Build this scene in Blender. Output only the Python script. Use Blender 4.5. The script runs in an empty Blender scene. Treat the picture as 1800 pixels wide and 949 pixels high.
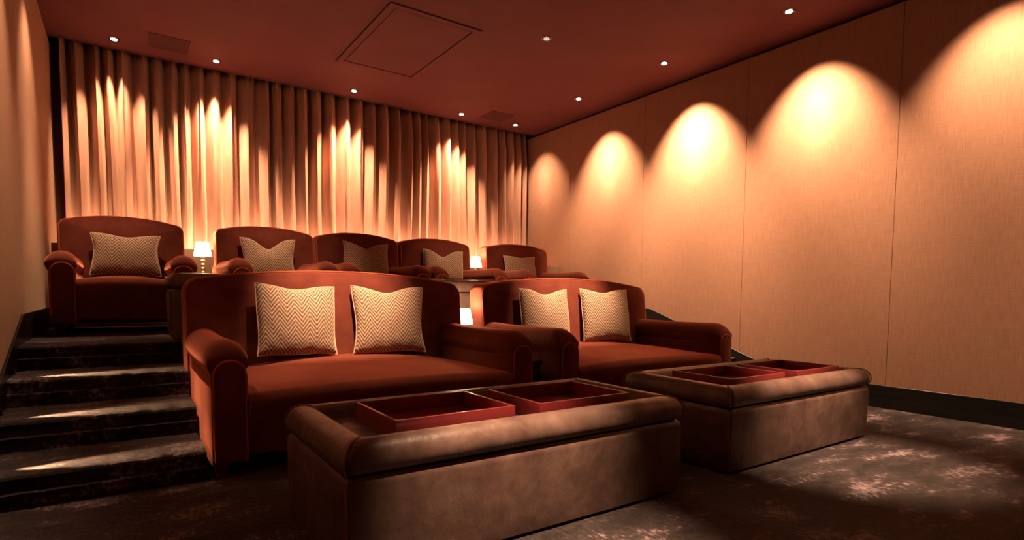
import bpy, bmesh, math, random
from mathutils import Vector, Matrix

# ---------------------------------------------------------------- camera, light, exposure
C = bpy.context.scene.collection
SC = bpy.context.scene
PI = math.pi
random.seed(7)

F_PX, CY_PX, YAW, PITCH, ROLL = 994.142, 575.187, 0.603196, -0.0603545, -0.0115780
CAM_H = 0.9


def set_camera():
    fwd = Vector((math.sin(YAW) * math.cos(PITCH), math.cos(YAW) * math.cos(PITCH), math.sin(PITCH)))
    right = Vector((math.cos(YAW), -math.sin(YAW), 0))
    down = fwd.cross(right)
    c, s = math.cos(ROLL), math.sin(ROLL)
    r2 = right * c + down * s
    d2 = down * c - right * s
    cam = bpy.data.cameras.new('camera')
    o = bpy.data.objects.new('camera', cam)
    C.objects.link(o)
    m = Matrix((r2, -d2, -fwd)).transposed().to_4x4()
    m.translation = (0, 0, CAM_H)
    o.matrix_world = m
    cam.sensor_fit = 'HORIZONTAL'
    cam.sensor_width = 36
    cam.lens = 36 * F_PX / 1800
    cam.shift_y = (CY_PX - 474.5) / 1800
    cam.clip_start = 0.05
    SC.camera = o


set_camera()
vs = SC.view_settings
vs.view_transform = 'Standard'
vs.look = 'None'
vs.gamma = 1
vs.use_curve_mapping = False
vs.exposure = 0.12

WARM = (1.0, 0.64, 0.37)
W_WALL, W_CURTAIN, W_DOWN, W_FRONT, W_LEFT = 740.0, 640.0, 1500.0, 1900.0, 130.0
W_STRIP = 8.0
W_GRAZE = 150.0
W_ROW, W_STAIR, W_SEAT_FILL = 300.0, 260.0, 260.0
W_LAMP = 15
LAMP_GLOW = 14.0
W_STEP = 45.0

world = bpy.data.worlds.new('world')
SC.world = world
world.use_nodes = True
world.node_tree.nodes['Background'].inputs[0].default_value = (0.02, 0.014, 0.012, 1)
world.node_tree.nodes['Background'].inputs[1].default_value = 0.2

# ---------------------------------------------------------------- materials


def mat(name, base, rough=0.8, sheen=0.0, sheen_col=None, sheen_rough=0.4, spec=0.3, coat=0.0, metal=0.0):
    m = bpy.data.materials.new(name)
    m.use_nodes = True
    b = m.node_tree.nodes['Principled BSDF']
    b.inputs['Base Color'].default_value = (*base, 1)
    b.inputs['Roughness'].default_value = rough
    b.inputs['Metallic'].default_value = metal
    b.inputs['Specular IOR Level'].default_value = spec
    b.inputs['Sheen Weight'].default_value = sheen
    b.inputs['Sheen Roughness'].default_value = sheen_rough
    if sheen_col:
        b.inputs['Sheen Tint'].default_value = (*sheen_col, 1)
    b.inputs['Coat Weight'].default_value = coat
    return m


def nd(m, t, **kw):
    n = m.node_tree.nodes.new(t)
    for k, v in kw.items():
        if k in n.inputs:
            n.inputs[k].default_value = v
        else:
            setattr(n, k, v)
    return n


def lk(m, a, b):
    m.node_tree.links.new(a, b)


def bsdf(m):
    return m.node_tree.nodes['Principled BSDF']


def ramp(m, fac, stops):
    r = nd(m, 'ShaderNodeValToRGB')
    e = r.color_ramp.elements
    while len(e) < len(stops):
        e.new(0.5)
    for el, (p, c) in zip(e, stops):
        el.position = p
        el.color = (*c, 1)
    lk(m, fac, r.inputs[0])
    return r.outputs[0]


def noise(m, scale, detail=3.0, vec_scale=None, coord='Object', rough=0.5):
    tc = nd(m, 'ShaderNodeTexCoord')
    out = tc.outputs[coord]
    if vec_scale:
        mp = nd(m, 'ShaderNodeMapping')
        mp.inputs['Scale'].default_value = vec_scale
        lk(m, out, mp.inputs[0])
        out = mp.outputs[0]
    n = nd(m, 'ShaderNodeTexNoise', Scale=scale, Detail=detail, Roughness=rough)
    lk(m, out, n.inputs['Vector'])
    return n.outputs['Fac']


def bump(m, fac, strength, dist):
    b = nd(m, 'ShaderNodeBump', Strength=strength, Distance=dist)
    lk(m, fac, b.inputs['Height'])
    lk(m, b.outputs[0], bsdf(m).inputs['Normal'])


def math_n(m, op, a, b=None):
    n = nd(m, 'ShaderNodeMath', operation=op)
    for i, v in enumerate((a, b)):
        if v is None:
            continue
        if isinstance(v, (int, float)):
            n.inputs[i].default_value = v
        else:
            lk(m, v, n.inputs[i])
    return n.outputs[0]


def make_materials():
    M = {}
    # rust velvet
    m = mat('rust_velvet', (0.30, 0.05, 0.018), 0.85, sheen=0.7, sheen_col=(1.0, 0.32, 0.20), sheen_rough=0.45, spec=0.05)
    f = noise(m, 9, 4)
    lk(m, ramp(m, f, [(0.3, (0.085, 0.0190, 0.0135)), (0.7, (0.130, 0.030, 0.0205))]), bsdf(m).inputs['Base Color'])
    bump(m, noise(m, 350, 2), 0.10, 0.002)
    M['velvet'] = m
    m = mat('velvet_piping', (0.36, 0.065, 0.022), 0.85, sheen=0.5, sheen_col=(1.0, 0.35, 0.16), spec=0.1)
    bump(m, noise(m, 300, 2), 0.2, 0.002)
    M['piping'] = m
    # woven wall panel
    m = mat('woven_wall_fabric', (0.56, 0.27, 0.16), 0.9, sheen=0.12, sheen_col=(1, 0.7, 0.45), spec=0.15)
    a = noise(m, 60, 3, (1, 6.5, 0.12))
    b_ = noise(m, 60, 3, (1, 0.15, 6.5))
    s = math_n(m, 'ADD', math_n(m, 'MULTIPLY', a, 0.62), math_n(m, 'MULTIPLY', b_, 0.38))
    lk(m, ramp(m, s, [(0.36, (0.245, 0.122, 0.080)), (0.64, (0.345, 0.180, 0.122))]), bsdf(m).inputs['Base Color'])
    bump(m, s, 0.25, 0.004)
    M['wall'] = m
    m = mat('plain_dark_wall', (0.12, 0.04, 0.03), 0.9)
    bump(m, noise(m, 120, 2), 0.1, 0.002)
    M['wall_dark'] = m
    m = mat('oxblood_ceiling_paint', (0.30, 0.062, 0.045), 0.75, spec=0.2)
    lk(m, ramp(m, noise(m, 2.2, 3), [(0.3, (0.120, 0.034, 0.036)), (0.7, (0.140, 0.040, 0.042))]), bsdf(m).inputs['Base Color'])
    bump(m, noise(m, 180, 2), 0.06, 0.001)
    M['ceiling'] = m
    m = mat('shadow_gap_black', (0.012, 0.009, 0.008), 0.8)
    bump(m, noise(m, 90, 1), 0.05, 0.001)
    M['gap'] = m
    m = mat('grille_mesh', (0.065, 0.016, 0.016), 0.8)
    bump(m, noise(m, 400, 1), 0.4, 0.002)
    M['grille'] = m
    # curtain
    m = mat('apricot_curtain', (0.62, 0.29, 0.18), 0.75, sheen=0.3, sheen_col=(1, 0.6, 0.4), spec=0.2)
    n1 = noise(m, 14, 4, (1, 1, 0.25))
    lk(m, ramp(m, n1, [(0.3, (0.33, 0.165, 0.118)), (0.7, (0.43, 0.22, 0.158))]), bsdf(m).inputs['Base Color'])
    bump(m, n1, 0.25, 0.02)
    M['curtain'] = m
    # carpet: silky, mottled
    m = mat('silky_brown_carpet', (0.05, 0.04, 0.036), 0.85, sheen=0.35, sheen_col=(0.9, 0.72, 0.66), spec=0.1)
    n1 = noise(m, 3.6, 6, (0.7, 1.5, 1), rough=0.64)
    n2 = noise(m, 45, 5, (1.2, 0.6, 1), rough=0.7)
    s = math_n(m, 'ADD', math_n(m, 'MULTIPLY', n1, 0.6), math_n(m, 'MULTIPLY', n2, 0.4))
    lk(m, ramp(m, s, [(0.42, (0.009, 0.0075, 0.008)), (0.54, (0.034, 0.024, 0.026)), (0.68, (0.38, 0.275, 0.300))]), bsdf(m).inputs['Base Color'])
    bump(m, n2, 0.7, 0.012)
    M['carpet'] = m
    # skirting: dark polished timber
    m = mat('polished_dark_timber', (0.012, 0.007, 0.006), 0.30, spec=0.25)
    lk(m, ramp(m, noise(m, 20, 3, (1, 0.15, 3)), [(0.3, (0.009, 0.0075, 0.0075)), (0.7, (0.014, 0.011, 0.0105))]), bsdf(m).inputs['Base Color'])
    M['timber'] = m
    # leather
    m = mat('worn_brown_leather', (0.20, 0.11, 0.07), 0.42, spec=0.45)
    n1 = noise(m, 7, 6, rough=0.65)
    lk(m, ramp(m, n1, [(0.25, (0.058, 0.031, 0.026)), (0.5, (0.115, 0.066, 0.056)), (0.78, (0.19, 0.118, 0.100))]), bsdf(m).inputs['Base Color'])
    r = ramp(m, noise(m, 18, 4), [(0.3, (0.30,) * 3), (0.7, (0.46,) * 3)])
    lk(m, r, bsdf(m).inputs['Roughness'])
    n2 = noise(m, 9, 5, (1.0, 1.0, 0.5))
    n3 = noise(m, 230, 2)
    bump(m, math_n(m, 'ADD', n2, math_n(m, 'MULTIPLY', n3, 0.06)), 0.35, 0.02)
    M['leather'] = m
    m = mat('leather_seam', (0.22, 0.085, 0.045), 0.5, spec=0.3)
    bump(m, noise(m, 160, 1), 0.4, 0.002)
    M['seam'] = m
    # lacquer
    m = mat('red_lacquer', (0.30, 0.028, 0.028), 0.33, spec=0.45, coat=0.25)
    lk(m, ramp(m, noise(m, 6, 2), [(0.3, (0.175, 0.020, 0.024)), (0.7, (0.205, 0.024, 0.028))]), bsdf(m).inputs['Base Color'])
    M['lacquer'] = m
    m = mat('lacquer_edge', (0.62, 0.14, 0.10), 0.30, spec=0.5)
    bump(m, noise(m, 90, 1), 0.02, 0.001)
    M['lacquer_edge'] = m
    # brass, frames
    m = mat('aged_brass', (0.70, 0.46, 0.20), 0.28, metal=1.0)
    lk(m, ramp(m, noise(m, 30, 2), [(0.3, (0.24,) * 3), (0.7, (0.36,) * 3)]), bsdf(m).inputs['Roughness'])
    M['brass'] = m
    m = mat('nickel_trim', (0.42, 0.36, 0.30), 0.25, metal=1.0)
    lk(m, ramp(m, noise(m, 40, 2), [(0.3, (0.2,) * 3), (0.7, (0.32,) * 3)]), bsdf(m).inputs['Roughness'])
    M['nickel'] = m
    m = mat('black_baffle', (0.01, 0.01, 0.01), 0.5)
    bump(m, noise(m, 60, 1), 0.05, 0.001)
    M['baffle'] = m
    m = mat('table_timber', (0.16, 0.09, 0.055), 0.4, spec=0.4)
    lk(m, ramp(m, noise(m, 14, 4, (6, 0.8, 1)), [(0.3, (0.10, 0.055, 0.035)), (0.7, (0.20, 0.115, 0.07))]), bsdf(m).inputs['Base Color'])
    M['table'] = m
    m = mat('low_wall_cloth', (0.30, 0.165, 0.11), 0.9)
    bump(m, noise(m, 200, 2), 0.2, 0.002)
    M['ledge'] = m

    def emit(name, col, strength):
        mm = mat(name, (0.8, 0.75, 0.65), 0.6)
        b = bsdf(mm)
        e = nd(mm, 'ShaderNodeTexNoise', Scale=3.0)
        lk(mm, ramp(mm, e.outputs['Fac'], [(0.2, tuple(c * 0.96 for c in col)), (0.8, col)]), b.inputs['Emission Color'])
        b.inputs['Emission Strength'].default_value = strength
        return mm
    M['shade'] = emit('glowing_shade', (1.0, 0.72, 0.40), LAMP_GLOW)
    M['lens'] = emit('lit_lens', (1.0, 0.86, 0.62), 9.0)
    M['lens_dim'] = emit('dim_lens', (0.9, 0.95, 0.75), 0.45)
    M['strip'] = emit('led_strip', (1.0, 0.62, 0.34), W_STRIP)
    # chevron cushion cloth (UV in metres)
    m = mat('chevron_weave', (0.6, 0.42, 0.3), 0.8, sheen=0.25, sheen_col=(1, 0.85, 0.65), spec=0.2)
    uv = nd(m, 'ShaderNodeUVMap')
    sp = nd(m, 'ShaderNodeSeparateXYZ')
    lk(m, uv.outputs[0], sp.inputs[0])
    x, y = sp.outputs[0], sp.outputs[1]
    fx = math_n(m, 'FRACT', math_n(m, 'DIVIDE', x, 0.090))
    tri = math_n(m, 'MULTIPLY', math_n(m, 'ABSOLUTE', math_n(m, 'SUBTRACT', fx, 0.5)), 0.128)
    st = math_n(m, 'FRACT', math_n(m, 'DIVIDE', math_n(m, 'ADD', y, tri), 0.0285))
    line = math_n(m, 'LESS_THAN', st, 0.54)
    dots = math_n(m, 'LESS_THAN', math_n(m, 'FRACT', math_n(m, 'DIVIDE', x, 0.0062)), 0.78)
    k = math_n(m, 'MULTIPLY', line, dots)
    mix = nd(m, 'ShaderNodeMix', data_type='RGBA')
    lk(m, k, mix.inputs['Factor'])
    mix.inputs['A'].default_value = (0.43, 0.285, 0.20, 1)
    mix.inputs['B'].default_value = (0.050, 0.018, 0.012, 1)
    lk(m, mix.outputs['Result'], bsdf(m).inputs['Base Color'])
    wr = noise(m, 11, 3)
    bump(m, math_n(m, 'ADD', wr, math_n(m, 'MULTIPLY', k, -0.03)), 0.4, 0.02)
    M['chevron'] = m
    m = mat('pillow_cord', (0.50, 0.33, 0.23), 0.8)
    bump(m, noise(m, 300, 1), 0.6, 0.003)
    M['cord'] = m
    return M


M = make_materials()

# ---------------------------------------------------------------- mesh helpers


class MB:
    def __init__(self):
        self.v, self.f, self.uv = [], [], {}

    def box(self, x0, x1, y0, y1, z0, z1):
        n = len(self.v)
        self.v += [(x, y, z) for z in (z0, z1) for y in (y0, y1) for x in (x0, x1)]
        for q in ((0, 2, 3, 1), (4, 5, 7, 6), (0, 1, 5, 4), (2, 6, 7, 3), (0, 4, 6, 2), (1, 3, 7, 5)):
            self.f.append(tuple(n + i for i in q))
        return self

    def rings(self, rings, closed=True, cap0=False, cap1=False):
        n0 = len(self.v)
        k = len(rings[0])
        for r in rings:
            self.v += [tuple(p) for p in r]
        for i in range(len(rings) - 1):
            for j in range(k if closed else k - 1):
                a = n0 + i * k + j
                b = n0 + i * k + (j + 1) % k
                self.f.append((a, b, b + k, a + k))
        if cap0:
            self.f.append(tuple(n0 + j for j in reversed(range(k))))
        if cap1:
            e = n0 + (len(rings) - 1) * k
            self.f.append(tuple(e + j for j in range(k)))
        return self

    def fan(self, ring_start, k, centre, flip=False):
        c = len(self.v)
        self.v.append(tuple(centre))
        for j in range(k):
            a, b = ring_start + j, ring_start + (j + 1) % k
            self.f.append((b, a, c) if flip else (a, b, c))

    def prism_x(self, pts, x0, x1):
        self.rings([[(x0, y, z) for y, z in pts], [(x1, y, z) for y, z in pts]], True, True, True)
        return self

    def tube(self, path, r, seg=8, closed=False):
        P = [Vector(p) for p in path]
        n = len(P)
        rings = []
        up = None
        for i, p in enumerate(P):
            a = P[(i - 1) % n] if (closed or i) else p
            b = P[(i + 1) % n] if (closed or i < n - 1) else p
            t = (b - a).normalized()
            if up is None:
                up = Vector((0, 0, 1)) if abs(t.z) < 0.9 else Vector((1, 0, 0))
            side = t.cross(up).normalized()
            up = side.cross(t).normalized()
            rings.append([p + (side * math.cos(2 * PI * j / seg) + up * math.sin(2 * PI * j / seg)) * r for j in range(seg)])
        if closed:
            rings.append(rings[0])
            self.rings(rings)
        else:
            self.rings(rings, True, True, True)
        return self

    def lathe(self, prof, seg=24, cx=0, cy=0, cap=True):
        self.rings([[(cx + r * math.cos(2 * PI * j / seg), cy + r * math.sin(2 * PI * j / seg), z) for j in range(seg)] for r, z in prof], True, cap, cap)
        return self

    def build(self, name, material, parent=None, smooth=True, bevel=0.0, loc=None, rot=None, subsurf=0):
        me = bpy.data.meshes.new(name)
        me.from_pydata([tuple(p) for p in self.v], [], self.f)
        bm = bmesh.new()
        bm.from_mesh(me)
        bmesh.ops.remove_doubles(bm, verts=bm.verts, dist=1e-5)
        bmesh.ops.recalc_face_normals(bm, faces=bm.faces)
        if bevel:
            bmesh.ops.bevel(bm, geom=[e for e in bm.edges], offset=bevel, segments=3, profile=0.5, affect='EDGES', clamp_overlap=True)
        bm.to_mesh(me)
        bm.free()
        if smooth:
            me.polygons.foreach_set('use_smooth', [True] * len(me.polygons))
            me.set_sharp_from_angle(angle=math.radians(42))
        me.materials.append(material)
        o = bpy.data.objects.new(name, me)
        C.objects.link(o)
        if parent:
            o.parent = parent
        if loc:
            o.location = loc
        if rot:
            o.rotation_euler = rot
        if subsurf:
            s = o.modifiers.new('subdivision', 'SUBSURF')
            s.levels = s.render_levels = subsurf
        return o


def thing(name, label, cat, loc=(0, 0, 0), rotz=0.0, group=None):
    o = bpy.data.objects.new(name, None)
    o.empty_display_size = 0.1
    C.objects.link(o)
    o.location = loc
    o.rotation_euler = (0, 0, rotz)
    o['label'] = label
    o['category'] = cat
    if group:
        o['group'] = group
    return o


def tag(o, label, cat, group=None):
    o['label'] = label
    o['category'] = cat
    if group:
        o['group'] = group
    return o


def struct(o, label=None):
    o['kind'] = 'structure'
    return o


def dup(root, loc, label, rotz=None, group=None, name=None):
    r = root.copy()
    C.objects.link(r)
    r.location = loc
    if rotz is not None:
        r.rotation_euler = (0, 0, rotz)
    r['label'] = label
    if group:
        r['group'] = group
    for ch in list(root.children):
        c = ch.copy()
        C.objects.link(c)
        c.parent = r
        for g in list(ch.children):
            d = g.copy()
            C.objects.link(d)
            d.parent = c
    return r


# ---------------------------------------------------------------- room
XL, XR = -0.51, 5.085
YB, YF = -2.6, 7.13          # wall behind the camera, wall behind the curtain
ZC = 3.235
ZP = 0.565                   # seating platform
RISE, NY = ZP / 4, (4.22, 3.81, 3.39, 2.97)
GAPZ = 0.028


def build_room():
    struct(MB().box(XL - 0.3, XR + 0.3, YB - 0.2, YF + 0.2, -0.12, 0).build('floor', M['carpet'], smooth=False))
    # raised platform and the two flights of carpeted steps
    fl, fr, py = 0.262, 4.36, 4.215
    struct(MB().box(fl, fr, py, YF, 0, ZP).build('floor_platform', M['carpet'], smooth=False, bevel=0.012))
    for nm, x0, x1 in (('floor_steps_left', XL, 0.31), ('floor_steps_right', 4.315, XR)):
        pts = [(YF, 0.0), (YF, ZP)]
        r = 0.014
        for i in range(4):
            z = ZP - i * RISE
            y = NY[i]
            pts += [(y + 0.035, z), (y + 0.008, z - 0.004), (y, z - r), (y + 0.006, z - 0.03)]
            pts += [(y + 0.010, z - RISE * 0.50), (y - 0.010, z - RISE * 0.53), (y - 0.006, z - RISE * 0.62), (y + 0.004, z - RISE)]
        # the flight is notched round the platform
        xa, xb = (x0, fl) if nm.endswith('left') else (fr, x1)
        mb = MB()
        nx = 60
        rings = []
        for k in range(nx + 1):
            x = xa + (xb - xa) * k / nx
            rings.append([(x, y + 0.0022 * math.sin(37 * x + 5 * y) + 0.0012 * math.sin(91 * x), z + 0.0012 * math.sin(53 * x + 9 * y)) if z > 0.001 else (x, y, z) for y, z in pts])
        mb.rings(rings, True, True, True)
        # the lower steps run on in front of the platform up to the sofa
        lo = [(py - 0.001, 0.0), (py - 0.001, ZP - RISE)] + pts[10:]
        xc, xd = (fl, x1) if nm.endswith('left') else (x0, fr)
        mb.rings([[(x, y, z) for y, z in lo] for x in (xc, xd)], True, True, True)
        struct(mb.build(nm, M['carpet']))
    # side walls: stretched fabric panels with open joints on a dark backing
    seams = (-1.97, -0.64, 0.70, 2.03, 3.36, 4.69, 6.02)
    for nm, x, s in (('wall_right', XR, 1), ('wall_left', XL, -1)):
        mb = MB()
        ys = [YB] + list(seams) + [YF]
        for a, b in zip(ys[:-1], ys[1:]):
            x0, x1 = sorted((x, x + s * 0.03))
            mb.box(x0, x1, a + 0.0017, b - 0.0017, 0, ZC - GAPZ)
        struct(mb.build(nm, M['wall'], smooth=False, bevel=0.0015))
        x0, x1 = sorted((x + s * 0.031, x + s * 0.15))
        struct(MB().box(x0, x1, YB - 0.1, YF + 0.1, -0.05, ZC + 0.1).build('trim_1' if s > 0 else 'trim_2', M['gap'], smooth=False))
        # skirting that follows the flight
        h = 0.185
        sk = [(YB, 0), (YF, 0), (YF, 0.738), (4.53, 0.738), (2.90, h), (YB, h)]
        x0, x1 = sorted((x - s * 0.012, x + s * 0.005))
        struct(MB().prism_x(sk, x0, x1).build('baseboard_right' if s > 0 else 'baseboard_left', M['timber'], smooth=False, bevel=0.0025))
    struct(MB().box(XL - 0.2, XR + 0.2, YF, YF + 0.15, -0.05, ZC + 0.3).build('wall_back', M['wall_dark'], smooth=False))
    struct(MB().box(XL - 0.2, XR + 0.2, YB - 0.15, YB, -0.05, ZC + 0.3).build('wall_front', M['wall_dark'], smooth=False))
    # ceiling with a curtain slot near the back wall
    struct(MB().box(XL - 0.15, XR + 0.15, YB - 0.1, 6.83, ZC, ZC + 0.12).build('ceiling', M['ceiling'], smooth=False))
    struct(MB().box(XL - 0.15, XR + 0.15, 6.852, 6.885, ZC + 0.004, ZC + 0.10).build('trim_3', M['ceiling'], smooth=False, bevel=0.003))
    struct(MB().box(XL - 0.15, XR + 0.15, 6.903, 6.915, ZC + 0.002, ZC + 0.08).build('trim_4', M['ceiling'], smooth=False, bevel=0.003))
    struct(MB().box(XL - 0.15, XR + 0.15, 6.83, YF + 0.1, ZC + 0.11, ZC + 0.2).build('trim_5', M['gap'], smooth=False))
    # low wall behind the back row, with the light strip that washes the curtain
    struct(MB().box(XL + 0.02, XR - 0.02, 6.22, 6.34, ZP, 1.285).box(XL + 0.02, XR - 0.02, 6.335, 6.80, ZP, 0.96).build('trim_6', M['ledge'], smooth=False, bevel=0.006))


build_room()


def build_strip():
    t = thing('led_strip', 'warm light strip hidden on the ledge at the foot of the curtain', 'light strip', (2.29, 6.74, 0.961))
    MB().box(-2.7, 2.7, -0.03, 0.03, 0, 0.025).build('channel', M['nickel'], t, smooth=False, bevel=0.003)
    MB().box(-2.68, 2.68, -0.02, 0.02, 0.0255, 0.033).build('diffuser', M['strip'], t, smooth=False)

    l = bpy.data.lights.new('graze', 'AREA')
    l.shape = 'RECTANGLE'
    l.size, l.size_y = 5.36, 0.04
    l.energy = W_GRAZE
    l.color = WARM
    l.spread = math.radians(60)
    o = bpy.data.objects.new('graze', l)
    C.objects.link(o)
    o.parent = t
    o.location = (0, 0, 0.036)
    o.rotation_euler = Vector((0, 0.62, 0.78)).to_track_quat('-Z', 'Y').to_euler()


build_strip()


def build_curtain():
    rnd = random.Random(3)
    x0, x1, yc = -0.435, 5.03, 7.005
    folds = []
    x = x0
    while x < x1:
        w = rnd.uniform(0.10, 0.19)
        folds.append((x, w, rnd.uniform(0.7, 1.15), rnd.uniform(-0.18, 0.18)))
        x += w
    folds[-1] = (folds[-1][0], x1 - folds[-1][0] + 1e-6, folds[-1][2], 0)
    cols = []
    per = 14
    for (fx, w, a, sk) in folds:
        for k in range(per):
            u = k / per
            cols.append((fx + w * u, u, a, sk, w))
    ZB, ZT = ZP + 0.012, ZC + 0.06
    nz = 26
    rings = []
    for j in range(nz + 1):
        t = j / nz
        z = ZB + (ZT - ZB) * t
        row = []
        for i, (xx, u, a, sk, w) in enumerate(cols):
            top = max(0.0, (t - 0.86) / 0.14)
            amp = 0.095 * a * (1 - 0.30 * top) * (0.92 + 0.12 * math.sin(i * 0.013 + 3 * t))
            ph = u + sk * 0.35 * math.sin(PI * u) + 0.05 * math.sin(2.2 * t * PI + i * 0.02)
            c = 0.5 + 0.5 * math.cos(2 * PI * ph)           # 1 on the crest, 0 in the valley
            c = 1 - (1 - c) ** 1.7
            y = yc + 0.095 - 2 * amp * c - 0.008 * math.cos(6 * PI * ph + 1) - 0.010 * top * math.cos(6 * PI * u)
            sway = 0.018 * math.sin(2.5 * t + i * 0.031) * (1 - t)
            row.append((xx + 0.22 * w * sk * math.sin(2 * PI * u) + sway, min(y, YF - 0.02), z))
        rings.append(row)
    mb = MB().rings(rings, closed=False)
    o = mb.build('curtain', M['curtain'])
    sol = o.modifiers.new('thickness', 'SOLIDIFY')
    sol.thickness = 0.004
    sol.offset = 0
    tag(o, 'full width apricot pleated curtain hanging from the ceiling behind the back row', 'curtain')


build_curtain()


# ---------------------------------------------------------------- ceiling fittings
def spot(parent, name, power, direction, size, blend, radius=0.02, at=(0, 0, -0.005), col=WARM):
    l = bpy.data.lights.new(name, 'SPOT')
    l.energy = power
    l.color = col
    l.spot_size = math.radians(size)
    l.spot_blend = blend
    l.shadow_soft_size = radius
    o = bpy.data.objects.new(name, l)
    C.objects.link(o)
    o.parent = parent
    o.location = at
    o.rotation_euler = Vector(direction).to_track_quat('-Z', 'Y').to_euler()
    return o


def downlight(x, y, label, power, direction, size, blend, hot=None, lit=True, group='recessed square downlights in the ceiling'):
    t = thing('downlight', label, 'ceiling light', (x, y, ZC), 0, group)
    s = 0.044
    mb = MB()
    for a, b, c, d in ((-s, s, -s, -s + 0.008), (-s, s, s - 0.008, s), (-s, -s + 0.008, -s + 0.008, s - 0.008), (s - 0.008, s, -s + 0.008, s - 0.008)):
        mb.box(a, b, c, d, -0.006, 0.0)
    mb.build('bezel', M['nickel'], t, smooth=False)
    MB().box(-s + 0.008, s - 0.008, -s + 0.008, s - 0.008, -0.0025, -0.0005).build('baffle', M['baffle'], t, smooth=False)
    d = Vector(direction).normalized()
    lens = MB().lathe([(0.026, -0.0105), (0.026, -0.003)], 20)
    lens.build('lens', M['lens'] if lit else M['lens_dim'], t)
    sp = spot(t, 'beam', power, d, size, blend, at=(d.x * 0.012, d.y * 0.012, -0.016))
    if hot:
        h = Vector((d.x * 1.5, d.y * 1.0, d.z))
        spot(t, 'beam', power * hot[0], h, hot[1], 1.0, at=(d.x * 0.012, d.y * 0.012, -0.016))
    return t


def aim(deg, dx, dy):
    a = math.radians(deg)
    return (math.sin(a) * dx, math.sin(a) * dy, -math.cos(a))


def build_downlights():
    for y, lab, k in ((6.59, 'recessed square downlight by the right wall in the curtain corner', 0.35),
                      (5.27, 'recessed square downlight by the right wall, above the faint joint behind the single armchair', 1.0),
                      (3.97, 'recessed square downlight with the whitest scallop of light on the wall beside it', 1.6),
                      (2.67, 'recessed square downlight at the top right, nearest ceiling fitting to the viewer', 1.15),
                      (1.37, 'recessed square downlight washing the right wall beside the ottomans', 0.62),
                      (0.07, 'recessed square downlight washing the right wall near the front of the room', 1.0)):
        downlight(4.56, y, lab, W_WALL * k, aim(25, 1, 0), 76, 0.9, (0.36, 25) if y > 2 else None)
    for x, k, lab in ((-0.006, 0.45, 'recessed square downlight over the curtain beside the left wall'),
                   (0.85, 1.0, 'recessed square downlight over the curtain between the left wall and the ceiling hatch'),
                   (2.285, 1.0, 'recessed square downlight over the middle of the curtain, just behind the ceiling hatch'),
                   (3.717, 1.0, 'recessed square downlight over the curtain, left of the right-hand speaker grille')):
        downlight(x, 6.62, lab, W_CURTAIN * k, aim(16, 0, 1), 72, 0.8, None)
    for x, lit, k, lab in ((3.26, False, 1.0, 'dim recessed square downlight alone in the middle of the ceiling'),
                           (1.19, True, 1.0, 'recessed square downlight aimed at the joined three armchairs'),
                           (-0.05, True, 0.8, 'recessed square downlight aimed at the armchair by the left wall')):
        downlight(x, 4.23 if x > 2 else (4.80 if x > 1 else 5.15), lab, W_ROW * k, aim(25 if x > 2 else (13 if x > 1 else 5), 0, 1), 50, 1.0, None, lit=lit)
    downlight(1.21, 2.90, 'recessed square downlight aimed at the cushions of the left sofa', W_DOWN, aim(22, 0, 1), 28, 1.0, None)
    downlight(3.22, 2.90, 'recessed square downlight aimed at the cushions of the right sofa', W_DOWN, aim(22, 0, 1), 28, 1.0, None)
    downlight(1.21, 3.20, 'added square fill light straight above the seat of the left sofa', W_SEAT_FILL, aim(4, 0, 1), 38, 1.0, None)  # extra unseen lamp, added to brighten the left sofa's seat and arm tops
    downlight(3.27, 3.18, 'added square fill light straight above the seat of the right sofa', W_SEAT_FILL, aim(4, 0, 1), 38, 1.0, None)  # same added fill over the right sofa's seat, kept out of view
    downlight(-0.20, 3.40, 'recessed square downlight above the lowest of the carpeted steps', W_STAIR, aim(13, 1, 0), 24, 1.0, None)
    downlight(1.05, 0.95, 'recessed square downlight in front of the near ottoman', W_FRONT, aim(9, 0.3, 1), 25, 1.0, None)
    downlight(2.85, 0.95, 'recessed square downlight in front of the far ottoman', W_FRONT, aim(9, 0.9, 1), 28, 1.0, None)
    for y, k, lab in ((5.27, 1.0, 'recessed square downlight washing the left wall beside the stairhead'),
                      (3.97, 1.2, 'recessed square downlight washing the left wall above the steps'),
                      (2.67, 3.5, 'recessed square downlight washing the left wall at the foot of the steps'),
                      (1.37, 3.5, 'recessed square downlight washing the left wall beside the near ottoman')):
        downlight(0.0, y, lab, W_LEFT * k, aim(28, -1, 0), 60, 0.9, (0.3, 30) if y > 3 else None)


build_downlights()


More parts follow.
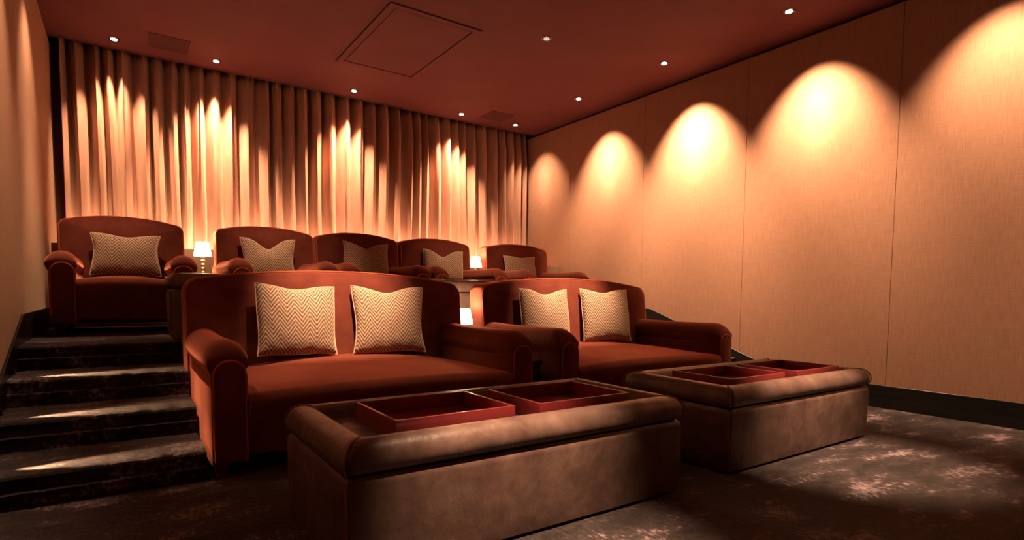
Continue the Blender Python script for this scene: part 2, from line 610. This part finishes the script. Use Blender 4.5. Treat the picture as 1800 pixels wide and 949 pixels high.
def build_ceiling_fittings():
    t = thing('ceiling_hatch', 'large square hatch panel set flush in the dark red ceiling', 'hatch', (2.275, 5.165, ZC))
    w, d, g = 0.43, 0.715, 0.012
    mb = MB()
    for a, b, c, e in ((-w, w, -d, -d + 0.06), (-w, w, d - 0.06, d), (-w, -w + 0.06, -d + 0.06, d - 0.06), (w - 0.06, w, -d + 0.06, d - 0.06)):
        mb.box(a, b, c, e, -0.010, -0.001)
    mb.build('frame', M['ceiling'], t, smooth=False, bevel=0.002)
    MB().box(-w + 0.06 + g, w - 0.06 - g, -d + 0.06 + g, d - 0.06 - g, -0.006, -0.002).build('panel', M['ceiling'], t, smooth=False)
    MB().box(-w - 0.008, w + 0.008, -d - 0.008, d + 0.008, -0.0012, -0.0004).build('shadow_joint', M['gap'], t, smooth=False)
    for x, lab in ((0.425, 'dark square speaker grille in the ceiling near the left wall'),
                   (4.15, 'dark square speaker grille in the ceiling near the right wall')):
        g_ = thing('speaker_grille', lab, 'speaker', (x, 6.43, ZC), 0, 'ceiling speaker grilles')
        MB().box(-0.165, 0.165, -0.165, 0.165, -0.005, -0.0005).build('mesh_cover', M['grille'], g_, smooth=False, bevel=0.0015)
        mb = MB()
        s = 0.172
        for a, b, c, e in ((-s, s, -s, -0.165), (-s, s, 0.165, s), (-s, -0.165, -0.165, 0.165), (0.165, s, -0.165, 0.165)):
            mb.box(a, b, c, e, -0.006, -0.0005)
        mb.build('rim', M['ceiling'], g_, smooth=False)


build_ceiling_fittings()


# ---------------------------------------------------------------- upholstery
def offset_ring(pts, d):
    n = len(pts)
    out = []
    for i in range(n):
        a, b = pts[(i - 1) % n], pts[(i + 1) % n]
        tx, tz = b[0] - a[0], b[1] - a[1]
        L = math.hypot(tx, tz) or 1
        nx, nz = -tz / L, tx / L          # inward for a counter-clockwise outline
        out.append((pts[i][0] + nx * d, pts[i][1] + nz * d))
    return out


def slab(outline, thick, r, bulge_f=0.0, bulge_b=0.0, nseg=5, ninner=7):
    """Padded slab: outline in (x, z), counter-clockwise; front face at y = 0, back face at y = thick."""
    mb = MB()
    k = len(outline)
    cx = sum(p[0] for p in outline) / k
    cz = sum(p[1] for p in outline) / k
    rings = []

    def face(y0, sgn, bulge, ring):
        rr = []
        for i in range(1, ninner + 1):
            s = 1 - i / (ninner + 1)
            y = y0 + sgn * bulge * (1 - s * s) ** 0.8
            rr.append([(cx + (p[0] - cx) * s, y, cz + (p[1] - cz) * s) for p in ring])
        return rr
    prof = []
    for i in range(nseg + 1):
        a = PI / 2 * i / nseg
        prof.append((r * (1 - math.sin(a)), r * (1 - math.cos(a))))       # (inset, y)
    inner = offset_ring(outline, r)
    fr = list(reversed(face(0.0, -1, bulge_f, inner)))
    for ins, y in prof:
        rg = offset_ring(outline, ins)
        fr.append([(p[0], y, p[1]) for p in rg])
    for ins, y in reversed(prof):
        rg = offset_ring(outline, ins)
        fr.append([(p[0], thick - y, p[1]) for p in rg])
    fr += face(thick, 1, bulge_b, inner)
    mb.rings(fr, True)
    mb.fan(0, k, (cx, -bulge_f, cz), True)
    mb.fan((len(fr) - 1) * k, k, (cx, thick + bulge_b, cz))
    return mb


def back_outline(hw, z0, zt, crown, rc):
    pts = []
    n = 26
    # counter-clockwise seen from the front (x to the right, z up)
    for i in range(9):
        pts.append((-hw + 0.01 + (2 * hw - 0.02) * i / 8, z0))
    for i in range(1, 7):
        pts.append((hw, z0 + (zt - rc - z0) * i / 7))
    for i in range(9):
        a = PI / 2 * i / 8
        pts.append((hw - rc + rc * math.cos(a), zt - rc + rc * math.sin(a)))
    for i in range(1, n):
        u = 1 - 2 * i / n
        pts.append((u * (hw - rc), zt + crown * (1 - abs(u) ** 2.2)))
    for i in range(9):
        a = PI / 2 + PI / 2 * i / 8
        pts.append((-hw + rc + rc * math.cos(a), zt - rc + rc * math.sin(a)))
    for i in range(1, 7):
        pts.append((-hw, zt - rc - (zt - rc - z0) * i / 7))
    return pts


def arm_profile(hb, zc, rx, rz, off, z0):
    """Rolled arm seen from the front; +x is the outer side. Closed ring."""
    pts = []
    for i in range(6):
        pts.append((hb, z0 + (zc - rz * 0.72 - z0) * i / 5))
    a0, a1 = math.radians(-38), math.radians(218)
    for i in range(25):
        a = a0 + (a1 - a0) * i / 24
        pts.append((off + rx * math.cos(a), zc + rz * math.sin(a)))
    for i in range(6):
        pts.append((-hb, zc - rz * 0.72 - (zc - rz * 0.72 - z0) * i / 5))
    return pts


def make_seat(name, label, cat, loc, W, aw, arm_h, seat_z, crown, bow, depth, back_t, back_w, back_zt, back_crown, back_rc, back_y, roll, group=None, tilt=7.0):
    t = thing(name, label, cat, loc, 0, group)
    rx, rz = roll
    zc = arm_h - rz
    leg_h = 0.085
    ix = W / 2 - aw                       # inner half width
    # base frame and front rail
    MB().box(-W / 2 + 0.03, W / 2 - 0.03, 0.05, depth - 0.06, leg_h, 0.27).build('frame', M['velvet'], t, bevel=0.012)
    for sx in (-1, 1):
        for y in (0.035, depth - 0.12):
            xx = sx * (W / 2 - 0.055)
            MB().rings([[(xx + a * s, y + 0.03 + b * s, z) for a, b in ((-1, -1), (1, -1), (1, 1), (-1, 1))] for s, z in ((0.022, 0.0), (0.034, leg_h + 0.01))], True, True, True).build('leg', M['velvet'], t, bevel=0.003)
    # seat cushion: crowned, with a bowed soft front edge that drops to a front rail
    rows = []
    nu = 30
    for i in range(nu + 1):
        u = -1 + 2 * i / nu
        x = u * (ix + 0.006)
        cr = (1 - abs(u) ** 2.4)
        zt = seat_z + crown * cr
        yf = -0.052 - bow * cr
        r = 0.055
        p = [(yf + 0.045, 0.115), (yf + 0.028, 0.20), (yf + 0.008, seat_z - 0.11), (yf, seat_z - 0.07 + 0.3 * crown * cr)]
        for k in range(1, 7):
            a = PI / 2 * k / 6
            p.append((yf + r * (1 - math.cos(a)), seat_z - r * 1.0 + 0.45 * crown * cr + r * math.sin(a)))
        for k in range(1, 9):
            v = k / 8
            p.append((yf + r + (back_y + 0.06 - yf - r) * v, seat_z + 0.45 * crown * cr + 0.55 * crown * cr * math.sin(min(v * 1.7, 1) * PI / 2) - 0.02 * max(0, v - 0.6)))
        p += [(back_y + 0.06, 0.12)]
        rows.append([(x, y, z) for y, z in p])
    MB().rings(rows, True, True, True).build('seat', M['velvet'], t)
    # arms
    for s in (-1, 1):
        prof = arm_profile(aw / 2 - 0.004, zc, rx, rz, 0.007, leg_h)
        cxm = s * (W / 2 - aw / 2)
        rings = []
        R = 0.115
        L = depth - 0.10
        done = []
        nf = 9
        for k in range(nf + 1):
            a = PI / 2 * (1 - k / nf)          # a = 90 degrees at the very front
            y = R * (1 - math.sin(a))
            hf = 0.12 + 0.88 * math.cos(a)     # the dome falls away towards the front
            fr = 1 - math.cos(a)
            ring = []
            for j, (px, pz) in enumerate(prof):
                if 6 <= j < 31:
                    dz = pz - zc
                    g = 1 + 0.020 * math.cos(2.3 * (j - 6)) * math.sin(PI * min(1, fr * 1.1))
                    ring.append((cxm + s * (px * (1 - 0.10 * fr) * g), y - 0.022, zc + dz * (hf if dz > 0 else 1) * g))
                else:
                    ring.append((cxm + s * px * (1 - 0.05 * fr), y - 0.022, pz))
            done.append(ring)
        for k in range(1, 11):
            v = k / 10
            y = R - 0.022 + (L - R) * v
            sag = -0.012 * math.sin(PI * v) + 0.012 * v
            done.append([(cxm + s * px, y, pz + (sag if 6 <= j < 31 else 0)) for j, (px, pz) in enumerate(prof)])
        arm = MB().rings(done, True, True, True).build('arm', M['velvet'], t)
        # front facing of the arm, edged with piping
        fw = aw / 2 - 0.016
        zt = zc + 0.004
        out = [(-fw + 2 * fw * i / 4, leg_h + 0.01) for i in range(5)]
        out += [(fw, leg_h + 0.01 + (zt - fw - leg_h) * i / 6) for i in range(1, 6)]
        out += [(fw * math.cos(PI * i / 12), zt - fw + fw * math.sin(PI * i / 12)) for i in range(13)]
        out += [(-fw, zt - fw - (zt - fw - leg_h - 0.01) * i / 6) for i in range(1, 6)]
        pan = slab(out, 0.022, 0.008, 0.004, 0, 3, 3)
        pan.v = [(cxm + x, y - 0.034, z) for x, y, z in pan.v]
        pan.build('front_facing', M['velvet'], arm)
        path = [(cxm + x, -0.030, z) for x, z in out[4:]]
        MB().tube(path, 0.0055, 6).build('piping', M['piping'], arm)
    # back
    out = back_outline(back_w / 2, 0.24, back_zt, back_crown, back_rc)
    bk = slab(out, back_t, 0.036, 0.030, 0.012, 6, 8)
    ta = math.tan(math.radians(tilt))
    bk.v = [(x, back_y + y + (z - seat_z) * ta, z) for x, y, z in bk.v]
    b = bk.build('backrest', M['velvet'], t)
    path = [(x, back_y + 0.012 + (z - seat_z) * ta, z) for x, z in offset_ring(out, 0.009)[9:]]
    MB().tube(path, 0.0055, 6).build('piping', M['piping'], b)
    return t


def build_seats():
    sofa = dict(aw=0.17, arm_h=0.665, seat_z=0.405, crown=0.075, bow=0.05, depth=1.29, back_t=0.22, back_zt=0.978, back_crown=0.062, back_rc=0.10, back_y=0.90, roll=(0.095, 0.098))
    make_seat('sofa', 'rust velvet two-seat sofa beside the steps, behind the near ottoman', 'sofa', (1.24, 2.92, 0), 1.845, back_w=1.88, group='front row sofas', **sofa)
    make_seat('sofa', 'rust velvet two-seat sofa on the right, behind the far ottoman', 'sofa', (3.327, 2.92, 0), 1.885, back_w=1.90, group='front row sofas', **sofa)
    ch = dict(aw=0.165, arm_h=0.595, seat_z=0.400, crown=0.035, bow=0.03, depth=1.10, back_t=0.19, back_zt=0.893, back_crown=0.042, back_rc=0.07, back_y=0.72, roll=(0.093, 0.090), tilt=6.0)
    g = 'back row armchairs'
    make_seat('armchair', 'rust velvet armchair at the top of the steps, by the left wall', 'armchair', (0.025, 4.96, ZP), 0.885, back_w=0.87, group=g, **ch)
    c = make_seat('armchair', 'rust velvet armchair right of the brass lamp, first of the joined three', 'armchair', (1.133, 4.96, ZP), 0.850, back_w=0.868, group=g, **ch)
    dup(c, (2.021, 4.96, ZP), 'rust velvet armchair in the middle of the joined three')
    dup(c, (2.909, 4.96, ZP), 'rust velvet armchair at the right end of the joined three, before the farther small lamp')
    make_seat('armchair', 'rust velvet armchair on its own nearest the right wall', 'armchair', (4.02, 4.96, ZP), 0.93, back_w=0.93, group=g, **ch)


build_seats()


# ---------------------------------------------------------------- ottomans and trays
def rrect(hx, hy, r, n=6, per=10):
    pts = []
    for cx, cy, a0 in ((hx - r, hy - r, 0), (-hx + r, hy - r, PI / 2), (-hx + r, -hy + r, PI), (hx - r, -hy + r, 1.5 * PI)):
        for i in range(n + 1):
            a = a0 + PI / 2 * i / n
            pts.append((cx + r * math.cos(a), cy + r * math.sin(a)))
    # subdivide the long straight runs (same count for every inset)
    out = []
    m = len(pts)
    for i in range(m):
        a, b = pts[i], pts[(i + 1) % m]
        k = 1
        if i % (n + 1) == n:
            k = 16 if (i // (n + 1)) % 2 == 0 else 8
        for j in range(k):
            out.append((a[0] + (b[0] - a[0]) * j / k, a[1] + (b[1] - a[1]) * j / k))
    return out


def make_ottoman(label, loc, L, D, group):
    t = thing('ottoman', label, 'ottoman', loc, 0, group)
    hx, hy = L / 2, D / 2
    rings = []
    for ins, z, r in ((0.016, 0.012, 0.02), (0.010, 0.015, 0.02), (0.003, 0.08, 0.02), (0.0, 0.20, 0.022), (0.0, 0.305, 0.022), (0.003, 0.323, 0.022), (0.011, 0.334, 0.025), (0.05, 0.338, 0.03)):
        rings.append([(x, y, z) for x, y in rrect(hx - ins, hy - ins, r)])
    MB().rings(rings, True, True, True).build('base', M['leather'], t)
    # corner seams of the base
    for sx in (-1, 1):
        for sy in (-1, 1):
            path = [(sx * (hx - i_), sy * (hy - i_), z) for i_, z in ((0.0165, 0.02), (0.0085, 0.08), (0.0058, 0.20), (0.0058, 0.305), (0.0095, 0.325))]
            MB().tube(path, 0.004, 6).build('corner_seam', M['seam'], t)
    for sx in (-1, 1):
        for sy in (-1, 1):
            MB().lathe([(0.02, 0.0), (0.024, 0.014)], 12, sx * (hx - 0.09), sy * (hy - 0.09)).build('foot', M['baffle'], t)
    # lid: a rolled rim round a sunk well
    prof = [(0.030, 0.3395), (0.010, 0.342), (-0.001, 0.350), (-0.007, 0.364), (-0.008, 0.382), (-0.005, 0.400), (0.003, 0.418),
            (0.016, 0.432), (0.034, 0.441), (0.054, 0.4440), (0.074, 0.441), (0.090, 0.432), (0.101, 0.417), (0.107, 0.400), (0.113, 0.389), (0.125, 0.3855), (0.18, 0.385)]
    rings = []
    for ins, z in prof:
        r = max(0.006, 0.034 - ins * 0.2) if ins < 0.09 else 0.012
        rings.append([(x, y, z) for x, y in rrect(hx - ins, hy - ins, r)])
    lid = MB().rings(rings, True, True, True).build('lid', M['leather'], t)
    for sx in (-1, 1):
        for sy in (-1, 1):
            path = [(sx * (hx - i_ - 0.0035), sy * (hy - i_ - 0.0035), z + 0.0015) for i_, z in prof[1:13]]
            MB().tube(path, 0.0035, 6).build('seam', M['seam'], lid)
    return t


TRAY_L, TRAY_D, TRAY_H = 0.505, 0.40, 0.072


def make_tray(label, loc, rotz=0.0, group='red lacquer trays'):
    t = thing('tray', label, 'tray', loc, rotz, group)
    hx, hy, w = TRAY_L / 2, TRAY_D / 2, 0.012
    MB().box(-hx + w, hx - w, -hy + w, hy - w, 0.0, 0.010).build('bottom', M['lacquer'], t, smooth=False)
    for a, b, c, d in ((-hx, hx, -hy, -hy + w), (-hx, hx, hy - w, hy), (-hx, -hx + w, -hy + w, hy - w), (hx - w, hx, -hy + w, hy - w)):
        MB().box(a, b, c, d, 0.0, TRAY_H).build('side', M['lacquer'], t, bevel=0.0022)
    return t


def build_ottomans():
    g = 'leather ottomans'
    make_ottoman('brown leather ottoman nearest the viewer, before the left sofa', (1.303, 2.00, 0), 1.545, 0.72, g)
    make_ottoman('brown leather ottoman on the right, before the right sofa', (3.195, 2.02, 0), 1.475, 0.72, g)
    make_ottoman('brown leather ottoman on the platform behind the left sofa, beside the steps', (1.028, 4.555, ZP), 1.53, 0.60, g)
    make_ottoman('brown leather ottoman on the platform seen in the gap between the sofas', (2.80, 4.555, ZP), 1.45, 0.60, g)
    z = 0.3862
    a = make_tray('red lacquer tray on the near ottoman, toward the left end', (1.012, 2.005, z), 0.008)
    dup(a, (1.625, 1.985, z), 'red lacquer tray on the near ottoman, toward the right end', -0.004)
    dup(a, (2.905, 1.985, z), 'red lacquer tray on the right ottoman, the left of its two', -0.006)
    dup(a, (3.535, 1.985, z), 'red lacquer tray on the right ottoman, the farther right of its two', 0.004)
    b = dup(a, (2.55, 4.552, z + ZP), 'red lacquer tray barely seen on the platform ottoman between the sofas', 0.0)
    b.scale = (1, 0.88, 1)


build_ottomans()


# ---------------------------------------------------------------- cushions
def make_pillow(label, loc, w, h, T, lean, rotz, chop=0.0, rollx=0.0, seed=0, group='chevron cushions'):
    t = thing('pillow', label, 'cushion', loc, 0, group)
    t.rotation_euler = (-math.radians(lean), rollx, rotz)
    rnd = random.Random(seed)
    ph = [rnd.uniform(0, 6) for _ in range(6)]
    n = 30

    def edge(u, v):
        x = u * w / 2 * (1 - 0.075 * (1 - v * v) ** 1.0 * abs(u) ** 3)
        z = v * h / 2 * (1 - 0.06 * (1 - u * u) * abs(v) ** 3)
        if v > -0.6:
            k = (v + 0.6) / 1.6
            z -= chop * math.exp(-(u / 0.42) ** 2) * k * k
        x += 0.006 * math.sin(3 * v + ph[0]) * u
        z += 0.005 * math.sin(4 * u + ph[1])
        return x, z
    me = bpy.data.meshes.new('cover')
    verts, faces, uvs = [], [], []
    idx = {}

    def add(i, j, s):
        u, v = -1 + 2 * i / n, -1 + 2 * j / n
        on = i in (0, n) or j in (0, n)
        key = (i, j, 0 if on else s)
        if key in idx:
            return idx[key]
        x, z = edge(u, v)
        th = T / 2 * ((1 - u ** 2) ** 0.42) * ((1 - v ** 2) ** 0.42) if not on else 0.0
        if not on:
            th *= 1 - 0.45 * (chop / 0.09) * math.exp(-(u / 0.3) ** 2) * max(0, v) ** 1.2
            rim = max(abs(u), abs(v))
            th += 0.006 * math.sin(13 * u + ph[2]) * math.sin(9 * v + ph[3]) * rim ** 4 * (1 - rim)*4
        idx[key] = len(verts)
        verts.append((x, s * th, z))
        uvs.append((u * w / 2 + 0.5 + 0.01 * ph[4], v * h / 2 + 0.5))
        return idx[key]
    for s in (-1, 1):
        for i in range(n):
            for j in range(n):
                q = [add(i, j, s), add(i + 1, j, s), add(i + 1, j + 1, s), add(i, j + 1, s)]
                faces.append(q if s < 0 else q[::-1])
    me.from_pydata(verts, [], faces)
    uvl = me.uv_layers.new(name='UVMap')
    for lp in me.loops:
        uvl.data[lp.index].uv = uvs[lp.vertex_index]
    me.polygons.foreach_set('use_smooth', [True] * len(me.polygons))
    me.materials.append(M['chevron'])
    o = bpy.data.objects.new('cover', me)
    C.objects.link(o)
    o.parent = t
    path = [edge(-1 + 2 * i / n, -1) for i in range(n)] + [edge(1, -1 + 2 * i / n) for i in range(n)]
    path += [edge(1 - 2 * i / n, 1) for i in range(n)] + [edge(-1, 1 - 2 * i / n) for i in range(n)]
    MB().tube([(x, 0, z) for x, z in path], 0.0045, 6, closed=True).build('corded_edge', M['cord'], t)
    return t


def build_pillows():
    # front row: centre of the cushion
    zc = 0.465 + 0.235
    make_pillow('square chevron cushion on the left sofa, the left of its two', (0.918, 3.70, zc - 0.02), 0.505, 0.455, 0.15, 12, 0.05, 0.012, 0.03, 1)
    make_pillow('square chevron cushion on the left sofa, the right of its two', (1.53, 3.715, zc - 0.01), 0.495, 0.465, 0.15, 12, -0.16, 0.030, 0.0, 2)
    make_pillow('square chevron cushion on the right sofa, the left of its two', (2.925, 3.715, zc - 0.015), 0.505, 0.465, 0.15, 12, -0.05, 0.040, 0.02, 3)
    make_pillow('square chevron cushion on the right sofa, the right of its two', (3.595, 3.715, zc - 0.01), 0.50, 0.475, 0.15, 12, -0.22, 0.030, 0.0, 4)
    zb = ZP + 0.44
    make_pillow('rectangular chevron cushion on the armchair by the left wall', (0.035, 5.535, zb + 0.165), 0.47, 0.345, 0.14, 11, -0.03, 0.012, 0.01, 5)
    make_pillow('chevron cushion with a deep notched top on the first of the joined armchairs', (1.12, 5.54, zb + 0.15), 0.46, 0.385, 0.15, 11, -0.10, 0.085, 0.0, 6)
    make_pillow('chevron cushion on the middle one of the joined armchairs', (2.045, 5.54, zb + 0.165), 0.46, 0.41, 0.15, 11, -0.16, 0.060, 0.03, 7)
    make_pillow('chevron cushion slumped on the last of the joined armchairs, beside the far lamp', (2.92, 5.53, zb + 0.145), 0.46, 0.37, 0.15, 11, -0.20, 0.065, 0.03, 8)
    make_pillow('rectangular chevron cushion on the single armchair by the right wall', (3.975, 5.50, zb + 0.175), 0.45, 0.345, 0.13, 11, -0.06, 0.02, 0.0, 9)


build_pillows()


def settle():
    """Rest every cushion on its seat and against its back without sinking in."""
    from mathutils.bvhtree import BVHTree
    bpy.context.view_layer.update()

    def tree(o):
        mw = o.matrix_world
        return BVHTree.FromPolygons([mw @ v.co for v in o.data.vertices], [tuple(p.vertices) for p in o.data.polygons])
    seats = [o for o in C.objects if o.get('category') in ('sofa', 'armchair')]
    trees = {o: [(c.name.split('.')[0], tree(c)) for c in o.children if c.name.split('.')[0] in ('seat', 'backrest')] for o in seats}
    for p in [o for o in C.objects if o.get('category') == 'cushion']:
        s = min(seats, key=lambda q: (q.location.x - p.location.x) ** 2 + 4 * (q.location.y + 0.6 - p.location.y) ** 2 + 9 * (q.location.z + 0.5 - p.location.z) ** 2)
        cs = [c for c in p.children]

        def hit(kind):
            bpy.context.view_layer.update()
            return any(tree(c).overlap(t) for c in cs for k, t in trees[s] if k == kind)
        n = 0
        while hit('seat') and n < 40:
            p.location.z += 0.005
            n += 1
        m = 0
        while not hit('backrest') and m > -30:
            p.location.y += 0.005
            m -= 1
        m = 0
        while hit('backrest') and m < 40:
            p.location.y -= 0.005
            m += 1
        while hit('seat') and n < 60:
            p.location.z += 0.005
            n += 1
        while hit('backrest') and m < 60:
            p.location.y -= 0.005
            m += 1


settle()

# ---------------------------------------------------------------- side tables and lamps
def make_table(label, loc, w, d, h, group='narrow side tables between the seats'):
    t = thing('side_table', label, 'side table', loc, 0, group)
    MB().box(-w / 2, w / 2, 0, d, h - 0.028, h).build('table_top', M['table'], t, bevel=0.003)
    MB().box(-w / 2 + 0.012, w / 2 - 0.012, 0.012, d - 0.012, 0.05, h - 0.0285).build('carcass', M['table'], t, bevel=0.002)
    MB().box(-w / 2 + 0.025, w / 2 - 0.025, 0.035, d - 0.03, 0.0, 0.05).build('plinth', M['baffle'], t, smooth=False)
    return t


def make_lamp(label, loc, group='small table lamps'):
    t = thing('table_lamp', label, 'lamp', loc, 0, group)
    MB().lathe([(0.050, 0.0), (0.052, 0.006), (0.046, 0.014), (0.022, 0.022), (0.010, 0.030)], 24).build('base', M['brass'], t)
    prof = [(0.009, 0.028)]
    for k in range(5):
        z = 0.045 + 0.034 * k
        prof += [(0.008, z), (0.015, z + 0.006), (0.019, z + 0.014), (0.015, z + 0.022), (0.008, z + 0.028)]
    prof += [(0.007, 0.215), (0.007, 0.235)]
    MB().lathe(prof, 16).build('stem', M['brass'], t)
    sh = MB().lathe([(0.074, 0.205), (0.049, 0.328)], 32, cap=False).build('lamp_shade', M['shade'], t)
    s = sh.modifiers.new('thickness', 'SOLIDIFY')
    s.thickness = 0.002
    MB().lathe([(0.010, 0.236), (0.024, 0.262), (0.020, 0.285), (0.006, 0.294)], 16).build('bulb', M['shade'], t)
    l = bpy.data.lights.new('glow', 'POINT')
    l.energy = W_LAMP
    l.color = WARM
    l.shadow_soft_size = 0.03
    o = bpy.data.objects.new('glow', l)
    C.objects.link(o)
    o.parent = t
    o.location = (0, 0, 0.335)
    return t


def build_tables():
    make_table('narrow dark side table filling the gap between the two front sofas', (2.2735, 3.05, 0), 0.176, 1.04, 0.442)
    make_table('narrow side table between the left armchair and the joined three', (0.580, 5.22, ZP), 0.185, 0.86, 0.43)
    make_table('narrow side table right of the joined three, beside the single armchair', (3.453, 5.22, ZP), 0.185, 0.86, 0.43)
    make_lamp('small glowing table lamp between the two front sofas', (2.262, 3.97, 0.443))
    make_lamp('small glowing table lamp with a beaded brass stem, beside the left armchair', (0.605, 5.80, ZP + 0.431))
    make_lamp('small glowing table lamp before the single armchair, half hidden by arms', (3.450, 5.78, ZP + 0.431))


build_tables()


# ---------------------------------------------------------------- step lights in the left skirting
def build_step_lights():
    for i, lab in ((1, 'small step light in the left skirting, on the highest of the three treads'),
                   (2, 'small step light in the left skirting, on the middle of the three treads'),
                   (3, 'small step light in the left skirting, on the lowest of the three treads')):
        y, z = NY[i] + 0.105, ZP - i * RISE + 0.034
        t = thing('step_light', lab, 'step light', (XL + 0.0125, y, z), 0, 'step lights by the stairs')
        MB().box(0, 0.003, -0.014, 0.014, -0.014, 0.014).box(0.003, 0.024, -0.014, -0.011, -0.014, 0.014).box(0.003, 0.024, 0.011, 0.014, -0.014, 0.014).box(0.003, 0.024, -0.011, 0.011, 0.011, 0.014).build('hood', M['timber'], t, smooth=False)
        MB().box(0.0035, 0.005, -0.009, 0.009, -0.009, 0.009).build('lens', M['lens'], t, smooth=False)
        spot(t, 'beam', W_STEP, (1, -0.03, -0.05), 30, 1.0, 0.004, (0.008, 0, 0))


build_step_lights()
